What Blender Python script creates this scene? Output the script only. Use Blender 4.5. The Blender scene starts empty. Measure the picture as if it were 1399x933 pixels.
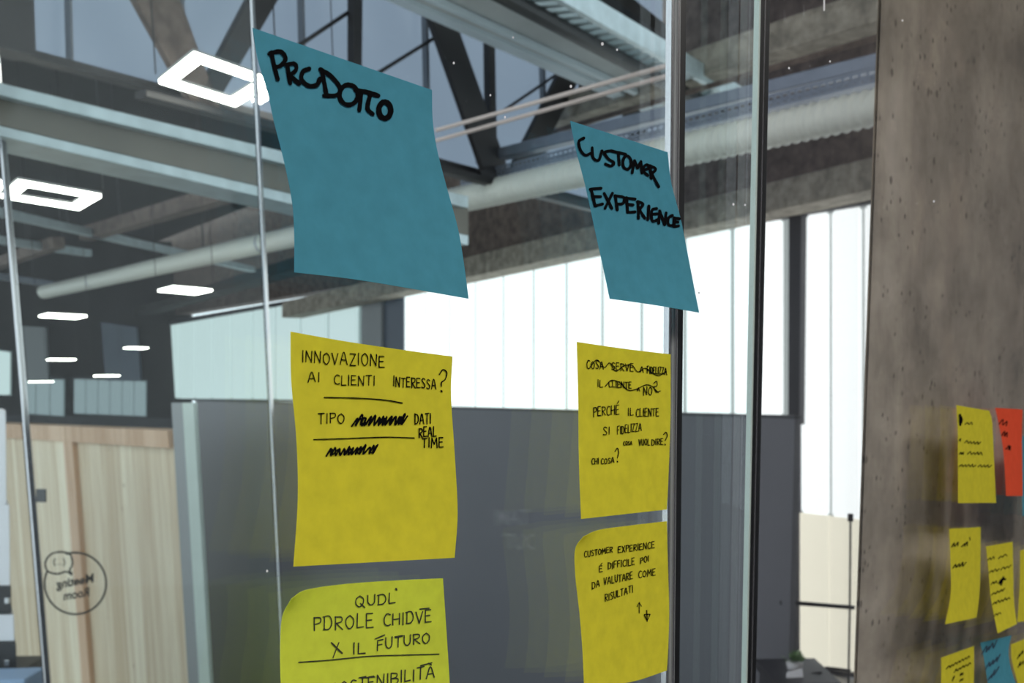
import bpy, bmesh, math, random
from mathutils import Vector, Matrix
from math import radians, sin, cos, pi
random.seed(7)
S = bpy.context.scene
COL = S.collection

# ------------------------------------------------------------------ camera, world, exposure
F_PX, CX, CY, W, H = 1400.0, 699.5, 722.0, 1399, 933     # 1399x933 is the upper part of an upright phone frame
CAM_H = 2.1
cam_d = bpy.data.cameras.new('camera'); cam = bpy.data.objects.new('camera', cam_d); COL.objects.link(cam)
CAM_R = Matrix.Rotation(radians(90 - 8.3), 3, 'X') @ Matrix.Rotation(-0.014, 3, 'Z')
C0 = Vector((0, 0, CAM_H))
cam.matrix_world = Matrix.Translation(C0) @ CAM_R.to_4x4()
cam_d.sensor_width = 36.0; cam_d.sensor_fit = 'HORIZONTAL'
cam_d.lens = F_PX * 36.0 / W
cam_d.shift_y = (CY - H / 2) / W
cam_d.clip_start = 0.01; cam_d.clip_end = 200
cam_d.dof.use_dof = True; cam_d.dof.focus_distance = 0.40; cam_d.dof.aperture_fstop = 25.0
S.camera = cam

world = bpy.data.worlds.new('world'); S.world = world; world.use_nodes = True
bg = world.node_tree.nodes['Background']
bg.inputs[0].default_value = (0.86, 0.94, 1.0, 1); bg.inputs[1].default_value = 1.8
S.view_settings.view_transform = 'Standard'; S.view_settings.look = 'None'
S.view_settings.exposure = 0.0; S.view_settings.gamma = 1.0; S.view_settings.use_curve_mapping = False
S.cycles.transparent_max_bounces = 24; S.cycles.max_bounces = 10

# ------------------------------------------------------------------ pixel rays and planes of the place
def ray(px, py):
    return CAM_R @ Vector(((px - CX) / F_PX, -(py - CY) / F_PX, -1.0))
def horiz(px):                                        # horizontal direction that vanishes at column px
    r = ray(px, 518 - 0.014 * (px - 700)); r.z = 0
    return r.normalized()
class Plane:
    def __init__(self, p, n): self.p = Vector(p); self.n = Vector(n).normalized()
    def hit(self, px, py):
        r = ray(px, py)
        return C0 + r * ((self.p - C0).dot(self.n) / r.dot(self.n))
    def off(self, d): return Plane(self.p + self.n * d, self.n)
def at_depth(px, py, y):
    r = ray(px, py); return C0 + r * (y / r.y)
UP = Vector((0, 0, 1))
# glass wall of the meeting room: runs away to the right, 27 cm in front of the lens; its normal points to the hall
G_DIR = horiz(1935); G_N = Vector((-G_DIR.y, G_DIR.x, 0)); G_D = 0.273
GLASS = Plane(C0 + G_N * G_D, G_N)
# window wall of the hall; its normal points back into the hall
W_DIR = horiz(-310); W_N = Vector((-W_DIR.y, W_DIR.x, 0))
if W_N.y > 0: W_N = -W_N
WALL = Plane(at_depth(1090, 512, 7.4), W_N)
# shed glazing and roof truss: second direction of the hall
A_DIR = horiz(1500); A_N = Vector((A_DIR.y, -A_DIR.x, 0))
SHED = Plane(at_depth(690, 245, 6.0), A_N)
def level(z): return Plane((0, 0, z), (0, 0, 1))
SHED_Z = SHED.hit(690, 245).z

# ------------------------------------------------------------------ materials
def nt(name):
    m = bpy.data.materials.new(name); m.use_nodes = True
    t = m.node_tree; b = t.nodes['Principled BSDF']
    return m, t, b
def lin(r, g, b):
    f = lambda c: (c / 255 / 12.92) if c / 255 <= 0.04045 else ((c / 255 + 0.055) / 1.055) ** 2.4
    return (f(r), f(g), f(b), 1)
def plain(name, col, rough=0.6, metal=0.0, noise=0.0, scale=8.0, bump=0.0):
    m, t, b = nt(name)
    b.inputs['Roughness'].default_value = rough; b.inputs['Metallic'].default_value = metal
    b.inputs['Base Color'].default_value = col
    if rough >= 1.0: b.inputs['Specular IOR Level'].default_value = 0.0
    if noise or bump:
        tc = t.nodes.new('ShaderNodeTexCoord'); n = t.nodes.new('ShaderNodeTexNoise')
        n.inputs['Scale'].default_value = scale; n.inputs['Detail'].default_value = 6
        t.links.new(tc.outputs['Object'], n.inputs['Vector'])
        if noise:
            r = t.nodes.new('ShaderNodeValToRGB')
            r.color_ramp.elements[0].position = 0.3; r.color_ramp.elements[1].position = 0.7
            r.color_ramp.elements[0].color = tuple(c * (1 - noise) for c in col[:3]) + (1,)
            r.color_ramp.elements[1].color = tuple(min(1, c * (1 + noise)) for c in col[:3]) + (1,)
            t.links.new(n.outputs['Fac'], r.inputs['Fac']); t.links.new(r.outputs['Color'], b.inputs['Base Color'])
        if bump:
            bp = t.nodes.new('ShaderNodeBump'); bp.inputs['Strength'].default_value = bump; bp.inputs['Distance'].default_value = 0.01
            t.links.new(n.outputs['Fac'], bp.inputs['Height']); t.links.new(bp.outputs['Normal'], b.inputs['Normal'])
    return m
def emit(name, col, s, body=0.12):
    m, t, b = nt(name)
    b.inputs['Base Color'].default_value = tuple(c * body for c in col[:3]) + (1,); b.inputs['Emission Color'].default_value = col
    b.inputs['Emission Strength'].default_value = s; b.inputs['Roughness'].default_value = 0.4
    return m
def glass(name, tint, boost=1.0):
    """clear sheet: Schlick reflection over a slightly tinted see-through body"""
    m = bpy.data.materials.new(name); m.use_nodes = True; t = m.node_tree; t.nodes.clear()
    out = t.nodes.new('ShaderNodeOutputMaterial'); mix = t.nodes.new('ShaderNodeMixShader')
    tr = t.nodes.new('ShaderNodeBsdfTransparent'); gl = t.nodes.new('ShaderNodeBsdfGlossy')
    tr.inputs['Color'].default_value = tint
    gl.inputs['Roughness'].default_value = 0.0; gl.inputs['Color'].default_value = (1, 1, 1, 1)
    lw = t.nodes.new('ShaderNodeLayerWeight'); lw.inputs['Blend'].default_value = 0.5
    p = t.nodes.new('ShaderNodeMath'); p.operation = 'POWER'; p.inputs[1].default_value = 5.0
    a = t.nodes.new('ShaderNodeMath'); a.operation = 'MULTIPLY_ADD'; a.inputs[1].default_value = 0.96 * boost; a.inputs[2].default_value = 0.04 * boost
    t.links.new(lw.outputs['Facing'], p.inputs[0]); t.links.new(p.outputs[0], a.inputs[0]); t.links.new(a.outputs[0], mix.inputs[0])
    t.links.new(tr.outputs[0], mix.inputs[1]); t.links.new(gl.outputs[0], mix.inputs[2]); t.links.new(mix.outputs[0], out.inputs[0])
    return m
def paper(name, col, trans=0.3):
    m = bpy.data.materials.new(name); m.use_nodes = True; t = m.node_tree; t.nodes.clear()
    out = t.nodes.new('ShaderNodeOutputMaterial'); mix = t.nodes.new('ShaderNodeMixShader'); mix.inputs[0].default_value = trans
    d = t.nodes.new('ShaderNodeBsdfDiffuse'); tl = t.nodes.new('ShaderNodeBsdfTranslucent')
    tc = t.nodes.new('ShaderNodeTexCoord'); n = t.nodes.new('ShaderNodeTexNoise'); n.inputs['Scale'].default_value = 160; n.inputs['Detail'].default_value = 8
    r = t.nodes.new('ShaderNodeValToRGB')
    r.color_ramp.elements[0].position = 0.3; r.color_ramp.elements[1].position = 0.7
    r.color_ramp.elements[0].color = tuple(c * 0.94 for c in col[:3]) + (1,); r.color_ramp.elements[1].color = tuple(min(1, c * 1.05) for c in col[:3]) + (1,)
    t.links.new(tc.outputs['Object'], n.inputs['Vector']); t.links.new(n.outputs['Fac'], r.inputs['Fac'])
    t.links.new(r.outputs['Color'], d.inputs['Color']); t.links.new(r.outputs['Color'], tl.inputs['Color'])
    t.links.new(d.outputs[0], mix.inputs[1]); t.links.new(tl.outputs[0], mix.inputs[2]); t.links.new(mix.outputs[0], out.inputs[0])
    return m
def concrete(name, base, pores=True, streak=0.25):
    m, t, b = nt(name); L = t.links; N = t.nodes.new
    b.inputs['Roughness'].default_value = 0.85
    tc = N('ShaderNodeTexCoord')
    n1 = N('ShaderNodeTexNoise'); n1.inputs['Scale'].default_value = 11; n1.inputs['Detail'].default_value = 9; n1.inputs['Roughness'].default_value = 0.65
    L.new(tc.outputs['Object'], n1.inputs['Vector'])
    r1 = N('ShaderNodeValToRGB'); r1.color_ramp.elements[0].position = 0.36; r1.color_ramp.elements[1].position = 0.64
    r1.color_ramp.elements[0].color = tuple(c * 0.62 for c in base[:3]) + (1,); r1.color_ramp.elements[1].color = tuple(c * 1.3 for c in base[:3]) + (1,)
    L.new(n1.outputs['Fac'], r1.inputs['Fac'])
    mp = N('ShaderNodeMapping'); mp.inputs['Scale'].default_value = (9, 9, 0.35)     # board-marked, upright streaks
    L.new(tc.outputs['Object'], mp.inputs['Vector'])
    n2 = N('ShaderNodeTexNoise'); n2.inputs['Scale'].default_value = 1.6; n2.inputs['Detail'].default_value = 4
    L.new(mp.outputs[0], n2.inputs['Vector'])
    mx = N('ShaderNodeMix'); mx.data_type = 'RGBA'; mx.blend_type = 'OVERLAY'; mx.inputs['Factor'].default_value = streak
    L.new(r1.outputs['Color'], mx.inputs['A']); L.new(n2.outputs['Fac'], mx.inputs['B'])
    last = mx.outputs['Result']
    bp = N('ShaderNodeBump'); bp.inputs['Strength'].default_value = 0.35; bp.inputs['Distance'].default_value = 0.004
    L.new(n1.outputs['Fac'], bp.inputs['Height'])
    flat = N('ShaderNodeMapping'); flat.inputs['Scale'].default_value = (1, 0, 1); L.new(tc.outputs['Object'], flat.inputs['Vector'])
    if pores:                                          # air holes left by the formwork
        for sc, lo, hi, keep in ((110, 0.12, 0.30, 0.72), (45, 0.08, 0.17, 0.60), (16, 0.035, 0.075, 0.45)):
            v = N('ShaderNodeTexVoronoi'); v.inputs['Scale'].default_value = sc; L.new(flat.outputs[0], v.inputs['Vector'])
            rr = N('ShaderNodeMapRange'); rr.inputs['From Min'].default_value = lo; rr.inputs['From Max'].default_value = hi
            rr.inputs['To Min'].default_value = 0.75; rr.inputs['To Max'].default_value = 0.0
            L.new(v.outputs['Distance'], rr.inputs['Value'])
            sx = N('ShaderNodeSeparateColor'); L.new(v.outputs['Color'], sx.inputs[0])
            gt = N('ShaderNodeMath'); gt.operation = 'GREATER_THAN'; gt.inputs[1].default_value = keep; L.new(sx.outputs[0], gt.inputs[0])
            mu = N('ShaderNodeMath'); mu.operation = 'MULTIPLY'; L.new(rr.outputs[0], mu.inputs[0]); L.new(gt.outputs[0], mu.inputs[1])
            mm = N('ShaderNodeMix'); mm.data_type = 'RGBA'; mm.inputs['B'].default_value = tuple(c * 0.25 for c in base[:3]) + (1,)
            L.new(mu.outputs[0], mm.inputs['Factor']); L.new(last, mm.inputs['A']); last = mm.outputs['Result']
    L.new(last, b.inputs['Base Color']); L.new(bp.outputs['Normal'], b.inputs['Normal'])
    return m
def timber(name, base):
    m, t, b = nt(name); L = t.links; N = t.nodes.new
    b.inputs['Roughness'].default_value = 0.6
    tc = N('ShaderNodeTexCoord')
    mp = N('ShaderNodeMapping'); mp.inputs['Scale'].default_value = (1, 1, 0.06); L.new(tc.outputs['Object'], mp.inputs['Vector'])
    n = N('ShaderNodeTexNoise'); n.inputs['Scale'].default_value = 26; n.inputs['Detail'].default_value = 6; L.new(mp.outputs[0], n.inputs['Vector'])
    mp2 = N('ShaderNodeMapping'); mp2.inputs['Scale'].default_value = (5.2, 5.2, 0.0); L.new(tc.outputs['Object'], mp2.inputs['Vector'])
    v = N('ShaderNodeTexVoronoi'); v.inputs['Scale'].default_value = 1.0; L.new(mp2.outputs[0], v.inputs['Vector'])
    sx = N('ShaderNodeSeparateColor'); L.new(v.outputs['Color'], sx.inputs[0])
    ad = N('ShaderNodeMath'); ad.operation = 'MULTIPLY_ADD'; ad.inputs[1].default_value = 0.55; L.new(sx.outputs[0], ad.inputs[0]); L.new(n.outputs['Fac'], ad.inputs[2])
    r = N('ShaderNodeValToRGB'); r.color_ramp.elements[0].position = 0.35; r.color_ramp.elements[1].position = 1.05
    r.color_ramp.elements[0].color = (base[0] * 1.12, base[1] * 1.12, base[2] * 1.1, 1); r.color_ramp.elements[1].color = (base[0] * 0.78, base[1] * 0.68, base[2] * 0.58, 1)
    L.new(ad.outputs[0], r.inputs['Fac'])
    kn = N('ShaderNodeTexVoronoi'); kn.inputs['Scale'].default_value = 5.5; L.new(tc.outputs['Object'], kn.inputs['Vector'])   # knots
    mr = N('ShaderNodeMapRange'); mr.inputs['From Min'].default_value = 0.03; mr.inputs['From Max'].default_value = 0.09; mr.inputs['To Min'].default_value = 0.6; mr.inputs['To Max'].default_value = 0
    L.new(kn.outputs['Distance'], mr.inputs['Value'])
    mm = N('ShaderNodeMix'); mm.data_type = 'RGBA'; mm.inputs['B'].default_value = (base[0] * .45, base[1] * .36, base[2] * .28, 1)
    L.new(mr.outputs[0], mm.inputs['Factor']); L.new(r.outputs['Color'], mm.inputs['A']); L.new(mm.outputs['Result'], b.inputs['Base Color'])
    return m

M = dict(
    glass=glass('glass_cool', (0.965, 0.985, 0.985, 1), 0.8), glass_clear=glass('glass_clear', (0.985, 0.985, 0.985, 1), 0.75),
    glass_far=glass('glass_far', (0.98, 0.99, 0.985, 1), 0.3),
    alu=plain('aluminium', (0.62, 0.62, 0.64, 1), 0.22, 0.9), gasket=plain('gasket', (0.012, 0.013, 0.015, 1), 0.35),
    blue=paper('paper_blue', lin(92, 168, 190)), yellow=paper('paper_yellow', lin(238, 229, 72)), lime=paper('paper_lime', lin(232, 240, 88)),
    coral=paper('paper_coral', lin(255, 104, 72)), ink=plain('ink', (0.006, 0.006, 0.007, 1), 1.0), ink_soft=plain('ink_soft', (0.03, 0.035, 0.02, 1), 0.7),
    concrete=concrete('concrete_pillar', lin(196, 186, 172), True, 0.45), beam=concrete('concrete_beam', lin(168, 160, 146), False, 0.15),
    beam_brown=concrete('concrete_brown', lin(120, 106, 98), False, 0.15),
    steel=plain('dark_steel', lin(58, 56, 56), 0.5, 0.3, 0.15, 5), galv=plain('galvanised', lin(196, 212, 216), 0.35, 0.35, 0.12, 14),
    tray=plain('tray_steel', lin(150, 158, 172), 0.4, 0.5, 0.1, 14), web=plain('beige_web', lin(128, 124, 114), 0.7, 0, 0.12, 4),
    roof=plain('roof_deck', lin(48, 46, 44), 0.9, 0, 0.2, 2), duct=plain('duct_skin', lin(236, 238, 228), 0.45),
    shed=emit('shed_glazing', (0.25, 0.31, 0.40, 1), 1.0), shed_bar=plain('glazing_bar', lin(120, 126, 134), 0.5),
    win=emit('channel_glass', (0.95, 1.0, 1.0, 1), 1.45), win_far=emit('channel_glass_far', (0.64, 0.78, 0.78, 1), 0.95),
    win_gap=emit('channel_joint', (0.80, 0.90, 0.89, 1), 0.42), win_gap_far=emit('channel_joint_far', (0.40, 0.52, 0.52, 1), 0.5),
    win_low=emit('channel_glass_low', (1.0, 0.97, 0.80, 1), 1.06), win_end=emit('channel_glass_end', (0.24, 0.31, 0.33, 1), 1.0), win_end_gap=emit('channel_joint_end', (0.12, 0.16, 0.17, 1), 1.0),
    frame_dark=plain('window_frame', lin(46, 46, 50), 0.5), frame_grey=plain('frame_grey', lin(150, 154, 156), 0.5),
    panel_dark=plain('panel_dark', lin(86, 86, 92), 0.45, 0, 0.1, 1.5), panel_blue=plain('panel_blue', lin(98, 108, 122), 0.5, 0, 0.1, 2),
    timber=timber('timber', lin(240, 230, 208)), timber_rail=timber('timber_rail', lin(226, 196, 170)), post_green=plain('post_green', lin(196, 210, 204), 0.45, 0, 0.06, 6),
    lamp=emit('lamp_diffuser', (1.0, 0.94, 0.86, 1), 13.0), lamp_body=plain('lamp_body', lin(176, 178, 176), 0.5), wire=plain('wire', (0.02, 0.02, 0.02, 1), 0.5),
    soffit=plain('soffit_paint', lin(206, 210, 210), 0.6, 0, 0.1, 4), flange=plain('flange_paint', lin(226, 238, 244), 0.4), floor=plain('floor_resin', lin(186, 184, 180), 0.3, 0, 0.12, 1.2), black=plain('black_paint', (0.012, 0.012, 0.014, 1), 0.4), white=plain('white_card', lin(240, 240, 246), 0.6),
    leaf=plain('leaf', lin(104, 138, 84), 0.6, 0, 0.35, 30), pot=plain('pot', lin(200, 198, 200), 0.5), room_wall=plain('room_wall', lin(70, 72, 82), 0.8, 0, 0.06, 2),
    ceil_room=plain('ceiling_paint', lin(120, 120, 122), 0.9), letter=plain('lettering', lin(250, 250, 250), 0.6), decal=plain('logo_vinyl', lin(52, 50, 46), 0.6), cabinet=plain('cabinet', lin(28, 28, 32), 0.4),
)

# ------------------------------------------------------------------ object helpers
def link(name, me, m, parent=None):
    o = bpy.data.objects.new(name, me); COL.objects.link(o)
    if m is not None: me.materials.append(m)
    if parent is not None: o.parent = parent
    return o
def from_bm(name, bm, m, parent=None, smooth=False):
    bmesh.ops.recalc_face_normals(bm, faces=bm.faces)
    me = bpy.data.meshes.new(name); bm.to_mesh(me); bm.free()
    if smooth:
        for p in me.polygons: p.use_smooth = True
    return link(name, me, m, parent)
def tag(o, label, cat, group=None):
    o['label'] = label; o['category'] = cat
    if group: o['group'] = group
    return o
def struct(o, label=None):
    o['kind'] = 'structure'
    if label: o['label'] = label
    return o
def empty(name, loc=(0, 0, 0)):
    o = bpy.data.objects.new(name, None); COL.objects.link(o); o.location = loc; o.empty_display_size = 0.1
    return o
def bpoly(bm, pts, ext):
    """closed prism: polygon pts extruded by vector ext"""
    a = [bm.verts.new(p) for p in pts]; b = [bm.verts.new(Vector(p) + ext) for p in pts]
    bm.faces.new(a); bm.faces.new(list(reversed(b)))
    for i in range(len(a)):
        j = (i + 1) % len(a); bm.faces.new((a[i], b[i], b[j], a[j]))
def prism(name, pts, ext, m, parent=None, bevel=0.0):
    bm = bmesh.new(); bpoly(bm, pts, ext)
    if bevel: bmesh.ops.bevel(bm, geom=list(bm.edges), offset=bevel, segments=2, affect='EDGES', profile=0.6)
    return from_bm(name, bm, m, parent)
def slab(name, plane, pix, thick, m, parent=None, bevel=0.0):
    """panel whose face lies on a plane of the place; thick > 0 goes along the plane's normal"""
    return prism(name, [plane.hit(*p) for p in pix], plane.n * thick, m, parent, bevel)
def bbar(bm, p0, p1, w, h, side=None):
    """rectangular bar"""
    p0, p1 = Vector(p0), Vector(p1); d = (p1 - p0).normalized()
    s = side if side is not None else d.cross(UP)
    if s.length < 1e-3: s = d.cross(Vector((0, 1, 0)))
    s = (s - d * s.dot(d)).normalized(); u = s.cross(d)
    q = [p0 + s * a * w / 2 + u * b * h / 2 for a, b in ((-1, -1), (1, -1), (1, 1), (-1, 1))]
    bpoly(bm, q, p1 - p0)
def bar(name, p0, p1, w, h, m, parent=None, side=None, bevel=0.0):
    bm = bmesh.new(); bbar(bm, p0, p1, w, h, side)
    if bevel: bmesh.ops.bevel(bm, geom=list(bm.edges), offset=bevel, segments=1, affect='EDGES')
    return from_bm(name, bm, m, parent)
def btube(bm, pts, r, n=10, cap=True):
    pts = [Vector(p) for p in pts]; rings = []
    for i, p in enumerate(pts):
        d = (pts[min(i + 1, len(pts) - 1)] - pts[max(i - 1, 0)]).normalized()
        s = d.cross(UP) if abs(d.z) < 0.95 else d.cross(Vector((1, 0, 0)))
        s.normalize(); u = s.cross(d); rr = r[i] if isinstance(r, (list, tuple)) else r
        rings.append([bm.verts.new(p + (s * cos(2 * pi * k / n) + u * sin(2 * pi * k / n)) * rr) for k in range(n)])
    for a, b in zip(rings, rings[1:]):
        for k in range(n): bm.faces.new((a[k], a[(k + 1) % n], b[(k + 1) % n], b[k]))
    if cap: bm.faces.new(rings[0]); bm.faces.new(list(reversed(rings[-1])))
def tube(name, pts, r, m, parent=None, n=10):
    bm = bmesh.new(); btube(bm, pts, r, n); return from_bm(name, bm, m, parent, True)

# ------------------------------------------------------------------ structure: floor, roofs, room shell
def quad_pts(z, pts): return [Vector((x, y, z)) for x, y in pts]
struct(prism('floor', quad_pts(0, [(-22, -5), (10, -5), (14, 24), (-22, 24)]), Vector((0, 0, -0.1)), M['floor']), 'dark grey resin floor of hall and room')
LOW_Z = SHED_Z + 1.4
shed_far = SHED.p + A_DIR * 2.6; shed_near = SHED.p - A_DIR * 6.5
low = [shed_near, shed_far, shed_far - A_N * 0 + W_DIR * 26, shed_near + Vector((-16, 14, 0))]
struct(prism('ceiling', [Vector((p.x, p.y, LOW_Z)) for p in low], Vector((0, 0, 0.1)), M['roof']), 'dark low roof deck beyond the shed glazing')
hi = [shed_near + Vector((-1, 0, 0)), shed_far + A_DIR * 0.6, Vector((7.5, 4.5, 0)), Vector((5.5, -1.0, 0)), Vector((-2.0, -0.2, 0))]
struct(prism('ceiling', [Vector((p.x, p.y, SHED_Z + 3.0)) for p in hi], Vector((0, 0, 0.1)), M['roof']), 'dark high roof deck before the shed glazing')
# far end of the hall
END = Plane((0, 19.5, 0), (0.12, -1, 0))
struct(slab('wall_far', END, [(-120, 330), (260, 330), (260, 720), (-120, 720)], -0.2, M['roof']), 'dark far end wall of the hall')
# meeting room behind the lens
back = GLASS.off(-(G_D + 2.3))
bw = [back.p - G_DIR * 2.6, back.p + G_DIR * 3.4]
struct(prism('wall_back', [Vector((bw[0].x, bw[0].y, 0)), Vector((bw[1].x, bw[1].y, 0)), Vector((bw[1].x, bw[1].y, 3.3)), Vector((bw[0].x, bw[0].y, 3.3))], -G_N * 0.1, M['room_wall']), 'grey back wall of the meeting room')
for e, nm in ((bw[0], 'wall_left'), (bw[1], 'wall_right')):
    q = e + G_N * 2.2
    struct(prism(nm, [Vector((e.x, e.y, 0)), Vector((q.x, q.y, 0)), Vector((q.x, q.y, 3.3)), Vector((e.x, e.y, 3.3))], (-G_DIR if e is bw[0] else G_DIR) * 0.1, M['room_wall']), 'grey side wall of the meeting room')
gp = [GLASS.p - G_DIR * 2.6, GLASS.p + G_DIR * 3.4]
struct(prism('ceiling', [Vector((p.x, p.y, 3.3)) for p in (bw[0], bw[1], gp[1], gp[0])], Vector((0, 0, 0.1)), M['ceil_room']), 'grey ceiling of the meeting room')

# ------------------------------------------------------------------ window wall of the hall
def window(name, label, x0, x1, top, bot, mat, gapm, pitch, low=None, plane=WALL):
    """channel-glass window: backing joint sheet, a row of upright glass channels, top and bottom rail"""
    root = struct(empty(name, plane.hit((x0 + x1) / 2, 560)), label); inv = Matrix.Translation(-root.location)
    def put(o): o.data.transform(inv); return o
    tp = lambda x: top[0] + (top[1] - top[0]) * (x - x0) / (x1 - x0)
    a, b = plane.hit(x0, tp(x0)), plane.hit(x1, tp(x1)); a2, b2 = plane.hit(x0, bot[0]), plane.hit(x1, bot[1])
    L = (Vector((b.x, b.y, 0)) - Vector((a.x, a.y, 0))); n = max(2, round(L.length / pitch))
    put(prism('joint_sheet', [a, b, b2, a2], -plane.n * 0.03, gapm, root))
    bm = bmesh.new(); bm2 = bmesh.new()
    for i in range(n):
        t0, t1 = (i + 0.045) / n, (i + 0.955) / n
        p = [a.lerp(b, t0), a.lerp(b, t1), a2.lerp(b2, t1), a2.lerp(b2, t0)]
        p = [q + plane.n * 0.002 for q in p]
        dz = Vector((0, 0, 0.03)); p[0] -= dz; p[1] -= dz; p[2] += dz * 0.7; p[3] += dz * 0.7
        if low is not None:
            k = (p[0].z - low) / (p[0].z - p[3].z); k2 = (p[1].z - low) / (p[1].z - p[2].z)
            m0, m1 = p[0].lerp(p[3], k), p[1].lerp(p[2], k2)
            bpoly(bm2, [m0, m1, p[2], p[3]], plane.n * 0.04); p = [p[0], p[1], m1, m0]
        bpoly(bm, p, plane.n * 0.04)
    bmesh.ops.bevel(bm, geom=list(bm.edges), offset=0.016, segments=2, affect='EDGES')
    put(from_bm('channel_glass', bm, mat, root))
    if low is not None: put(from_bm('channel_glass', bm2, M['win_low'], root))
    else: bm2.free()
    put(bar('top_rail', a + plane.n * .03, b + plane.n * .03, 0.06, 0.03, M['frame_dark'], root)); put(bar('bottom_rail', a2 + plane.n * .03, b2 + plane.n * .03, 0.06, 0.03, M['frame_dark'], root))
    return root
window('window_1', 'pale green channel-glass window beyond the brown note column', 189, 493, (447, 396), (545, 549), M['win_far'], M['win_gap_far'], 0.88)
window('window_2', 'blown-out white channel-glass window behind the sticky notes', 553, 1076, (384, 293), (562, 572), M['win'], M['win_gap'], 0.50)
window('window_3', 'tall floor-length channel-glass window beside the concrete pillar', 1096, 1230, (290, 268), (908, 930), M['win'], M['win_gap'], 0.30, low=1.12)
# wall parts round the windows
wa, wb = WALL.off(-0.05).hit(180, 440), WALL.off(-0.05).hit(1250, 262)
struct(prism('wall_window', [wa, wb, Vector((wb.x, wb.y, SHED_Z + 3.2)), Vector((wa.x, wa.y, SHED_Z + 3.2))], -W_N * 0.25, M['beam_brown']), 'brown concrete wall above the windows')
struct(slab('wall_window_low', WALL.off(-0.02), [(190, 549), (1097, 573), (1097, 906), (190, 640)], -0.25, M['panel_dark']), 'dark grey cladding under the windows')
o = struct(slab('trim_1', WALL.off(0.10), [(494, 392), (521, 388), (521, 552), (494, 550)], -0.3, M['frame_grey']), 'grey column between two windows')
o = struct(slab('trim_2', WALL.off(0.06), [(522, 388), (551, 382), (551, 552), (522, 552)], -0.3, M['panel_blue']), 'blue grey frame beside column')
struct(slab('trim_3', WALL.off(0.10), [(1078, 262), (1095, 259), (1092, 580), (1077, 580)], -0.16, M['frame_dark']), 'dark mullion between two bright windows')
struct(slab('trim_4', WALL.off(0.08), [(180, 449), (1250, 256), (1250, 266), (180, 453)], -0.12, M['frame_dark']), 'dark lintel strip over the windows')
tag(slab('concrete_beam', WALL.off(0.42), [(385, 413), (1250, 200), (1250, 246), (385, 434)], -0.3, M['beam'], bevel=0.01), 'pale concrete beam just above the bright windows', 'beam')

# ------------------------------------------------------------------ shed glazing with its truss
g = struct(empty('window_4', SHED.hit(400, 150)), 'blue grey shed roof glazing high in the hall')
inv = Matrix.Translation(-g.location)
def put(o): o.data.transform(inv); return o
put(slab('glazing_sheet', SHED.off(-0.12), [(18, 69), (905, 301), (905, -420), (18, -420)], -0.05, M['shed'], g))
for x in (90, 245, 410, 580, 740, 860):
    put(slab('glazing_bar', SHED.off(-0.10), [(x, 69 + (x - 18) * .2616), (x + 3, 70 + (x - 18) * .2616), (x - 12, -420), (x - 15, -420)], 0.03, M['shed_bar'], g))
put(slab('sill', SHED.off(-0.10), [(18, 69), (905, 301), (905, 309), (18, 80)], 0.06, M['steel'], g))
put(slab('end_post', SHED.off(-0.10), [(-70, 60), (22, 84), (2, -420), (-80, -420)], 0.10, M['steel'], g))
tr = empty('roof_truss', SHED.hit(690, 245)); tag(tr, 'dark steel roof truss with V-shaped diagonals against blue glazing', 'truss')
inv = Matrix.Translation(-tr.location)
def member(name, pix, m=M['steel'], off=0.06, th=0.03):
    put(slab(name, SHED.off(off), pix, -th, m, tr, bevel=0.004))
member('bottom_chord', [(200, 121), (905, 302), (905, 311), (200, 132)], off=0.10, th=0.06)
member('diagonal', [(573, -20), (606, -20), (700, 246), (664, 240)])
member('diagonal', [(775, 80), (803, 86), (726, 240), (694, 240)])
member('diagonal', [(826, 60), (850, 66), (893, 205), (868, 200)])
member('diagonal', [(175, -20), (240, -20), (305, 160), (268, 150)], M['beam_brown'])
member('diagonal', [(355, -30), (398, -30), (292, 150), (262, 148)])
member('vertical_post', [(484, -20), (496, -20), (494, 170), (484, 168)], off=0.02, th=0.04)
member('vertical_post', [(668, 25), (676, 25), (680, 230), (671, 230)], off=0.02, th=0.04)
member('vertical_post', [(797, 80), (806, 80), (808, 230), (800, 230)], off=0.02, th=0.04)
for a, b in (((385, 78), (492, 6)), ((500, 110), (690, -8)), ((690, 150), (770, 95))):
    p, q = SHED.off(-0.02).hit(*a), SHED.off(-0.02).hit(*b)
    put(tube('tie_rod', [p, q], 0.009, M['steel'], tr, 8))
put(slab('gusset_plate', SHED.off(0.075), [(655, 232), (735, 232), (728, 262), (664, 250)], -0.02, M['steel'], tr))

# ------------------------------------------------------------------ beams, ducts, trays
def channel_beam(name, label, cat, plane, u0, u1, l0, l1, depth, mats=None):
    """beam of two galvanised flanges and a beige web, seen on one vertical plane: upper and lower edges given"""
    mt = mats or (M['galv'], M['web'], M['galv'])
    root = empty(name, plane.hit(*u0)); tag(root, label, cat); iv = Matrix.Translation(-root.location)
    lp = lambda a, b, t: (a[0] + (b[0] - a[0]) * t, a[1] + (b[1] - a[1]) * t)
    def part(nm, t0, t1, dep, m, off):
        o = slab(nm, plane.off(off), [lp(u0, l0, t0), lp(u1, l1, t0), lp(u1, l1, t1), lp(u0, l0, t1)], -dep, m, root, 0.003); o.data.transform(iv)
    part('top_flange', 0.0, 0.24, depth, mt[0], 0.03); part('web', 0.24, 0.80, depth - .03, mt[1], 0.0); part('bottom_flange', 0.80, 1.0, depth, mt[2], 0.03)
    return root
channel_beam('steel_beam', 'broad galvanised steel beam crossing under the blue glazing behind the blue product note', 'beam', SHED.off(0.45), (-60, 98), (640, 268), (-60, 172), (640, 335), 0.16)
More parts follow.
